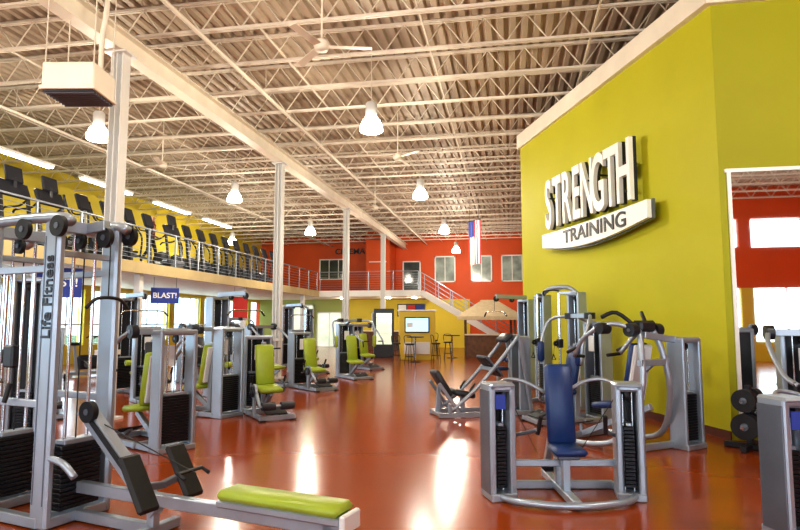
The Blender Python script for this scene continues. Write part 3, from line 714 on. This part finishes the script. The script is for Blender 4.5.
# ------------------------------------------------------------------ person on the treadmill
def person():
    J={'pel':(0,0,.95),'sp':(.02,0,1.12),'ch':(.04,0,1.33),'nk':(.05,0,1.47),'hd0':(.07,0,1.56),'hd':(.08,0,1.68),
       'ls':(.03,.18,1.40),'le':(-.10,.23,1.14),'lw':(.08,.22,.98),'rs':(.03,-.18,1.40),'re':(.08,-.24,1.14),'rw':(.28,-.2,1.18),
       'lh':(0,.09,.90),'lk':(.14,.10,.50),'la':(.16,.10,.09),'lt':(.34,.11,.05),'rh':(0,-.09,.90),'rk':(-.02,-.10,.50),'ra':(-.28,-.10,.16),'rt':(-.16,-.11,.05)}
    Rr={'pel':.13,'sp':.125,'ch':.14,'nk':.055,'hd0':.075,'hd':.095,'ls':.06,'le':.042,'lw':.03,'rs':.06,'re':.042,'rw':.03,
       'lh':.09,'lk':.058,'la':.042,'lt':.035,'rh':.09,'rk':.058,'ra':.042,'rt':.035}
    E=[('pel','sp'),('sp','ch'),('ch','nk'),('nk','hd0'),('hd0','hd'),('ch','ls'),('ls','le'),('le','lw'),('ch','rs'),('rs','re'),('re','rw'),
       ('pel','lh'),('lh','lk'),('lk','la'),('la','lt'),('pel','rh'),('rh','rk'),('rk','ra'),('ra','rt')]
    for s_,w in(('l',J['lw']),('r',J['rw'])):
        sg=1 if s_=='l' else -1; w=Vector(w); d=Vector((.05,0,-.02))
        J[s_+'p']=tuple(w+d); Rr[s_+'p']=.03; E.append((s_+'w',s_+'p'))
        for i in range(4):
            a=w+d+Vector((.045,sg*(.03-.02*i),-.01)); b=a+Vector((.02+.004*(1.5-abs(i-1.5)),0,-.03)); n=s_+'f%d'%i
            J[n]=tuple(a);Rr[n]=.009;J[n+'b']=tuple(b);Rr[n+'b']=.008; E+=[(s_+'p',n),(n,n+'b')]
        J[s_+'th']=tuple(w+Vector((.06,-sg*.045,.0)));Rr[s_+'th']=.010;E.append((s_+'p',s_+'th'))
    names=list(J); me=bpy.data.meshes.new('p'); me.from_pydata([J[n] for n in names],[(names.index(a),names.index(b)) for a,b in E],[])
    ob=bpy.data.objects.new('p',me); scene.collection.objects.link(ob)
    sk=ob.modifiers.new('s','SKIN'); sk.use_smooth_shade=True
    for i,n in enumerate(names):
        me.skin_vertices[0].data[i].radius=(Rr[n]*(.8 if n in('pel','sp','ch') else 1),Rr[n])
        me.skin_vertices[0].data[i].use_root=(n=='pel')
    su=ob.modifiers.new('u','SUBSURF'); su.levels=2; su.render_levels=2
    dg=bpy.context.evaluated_depsgraph_get(); em=bpy.data.meshes.new_from_object(ob.evaluated_get(dg))
    m=M(); vs=[v.co.copy() for v in em.vertices]
    groups={}
    for p in em.polygons:
        c=p.center
        if c.z>1.49: mt=HAIR if (c.z>1.71 or (c.x<.06 and c.z>1.58)) else SKIN
        elif abs(c.y)>.2 and c.z<1.25: mt=SKIN
        elif c.x>.12 and c.z>1.0: mt=SKIN
        elif c.z>.93: mt=SHIRT
        elif c.z>.12: mt=PANTS if abs(c.y)<.19 else SKIN
        else: mt=WHITEP
        groups.setdefault(mt,[]).append(list(p.vertices))
    for mt,fs in groups.items():
        used=sorted({i for f in fs for i in f}); mp={a:b for b,a in enumerate(used)}
        m.add([vs[i] for i in used],[[mp[i] for i in f] for f in fs],mt,True)
    for e in(-1,1):
        m.lathe([(0,-.011),(.011,0),(0,.011)],(.165,e*.033,1.675),DARK,8); m.lathe([(0,-.03),(.014,0),(0,.03)],(.07,e*.095,1.66),SKIN,8)
    m.lathe([(0,-.03),(.018,-.01),(.006,.03)],(.178,0,1.645),SKIN,8); m.box((.165,0,1.605),(.02,.045,.01),REDB,.003)
    bpy.data.objects.remove(ob)
    return m
person().obj('person_exercising',(-12.15,PY,MZ+.205),0)

# ------------------------------------------------------------------ daylight
w=bpy.data.worlds.new('sky_world'); scene.world=w; w.use_nodes=True; nt=w.node_tree
bg=nt.nodes['Background']; bg.inputs[0].default_value=(.72,.87,1,1); bg.inputs[1].default_value=2.8
LAWN=mat('lawn',(.2,.25,.12),.9,noise=.3,nscale=1)
m=M(); m.box((-46,15,-.3),(58,120,.1),LAWN); m.box((0,-40,-.3),(140,60,.1),LAWN); m.obj('ground')
def area(loc,rot,sx,sy,e,col):
    l=bpy.data.lights.new('window_daylight','AREA'); l.shape='RECTANGLE'; l.size=sx; l.size_y=sy; l.energy=e; l.color=col
    o=bpy.data.objects.new('window_daylight',l); o.location=loc; o.rotation_euler=rot; scene.collection.objects.link(o)
area((XL-.5,14,1.8),(R(90),0,R(-90)),44,2.2,1200,(.82,.92,1))
area((-1.2,YF-.5,1.9),(R(90),0,0),29,2.2,1000,(.93,.97,1))
area((-1.2,YF-.5,5.3),(R(90),0,0),29,1.2,600,(.93,.97,1))

cam=bpy.data.cameras.new('camera'); co=bpy.data.objects.new('camera',cam); scene.collection.objects.link(co)
cam.lens=27; cam.sensor_width=36; cam.clip_end=300
co.location=(0,0,1.6); co.rotation_euler=(R(95.43),0,R(10.4)); scene.camera=co
scene.view_settings.view_transform='Standard'
scene.view_settings.exposure=.22
scene.view_settings.gamma=.84
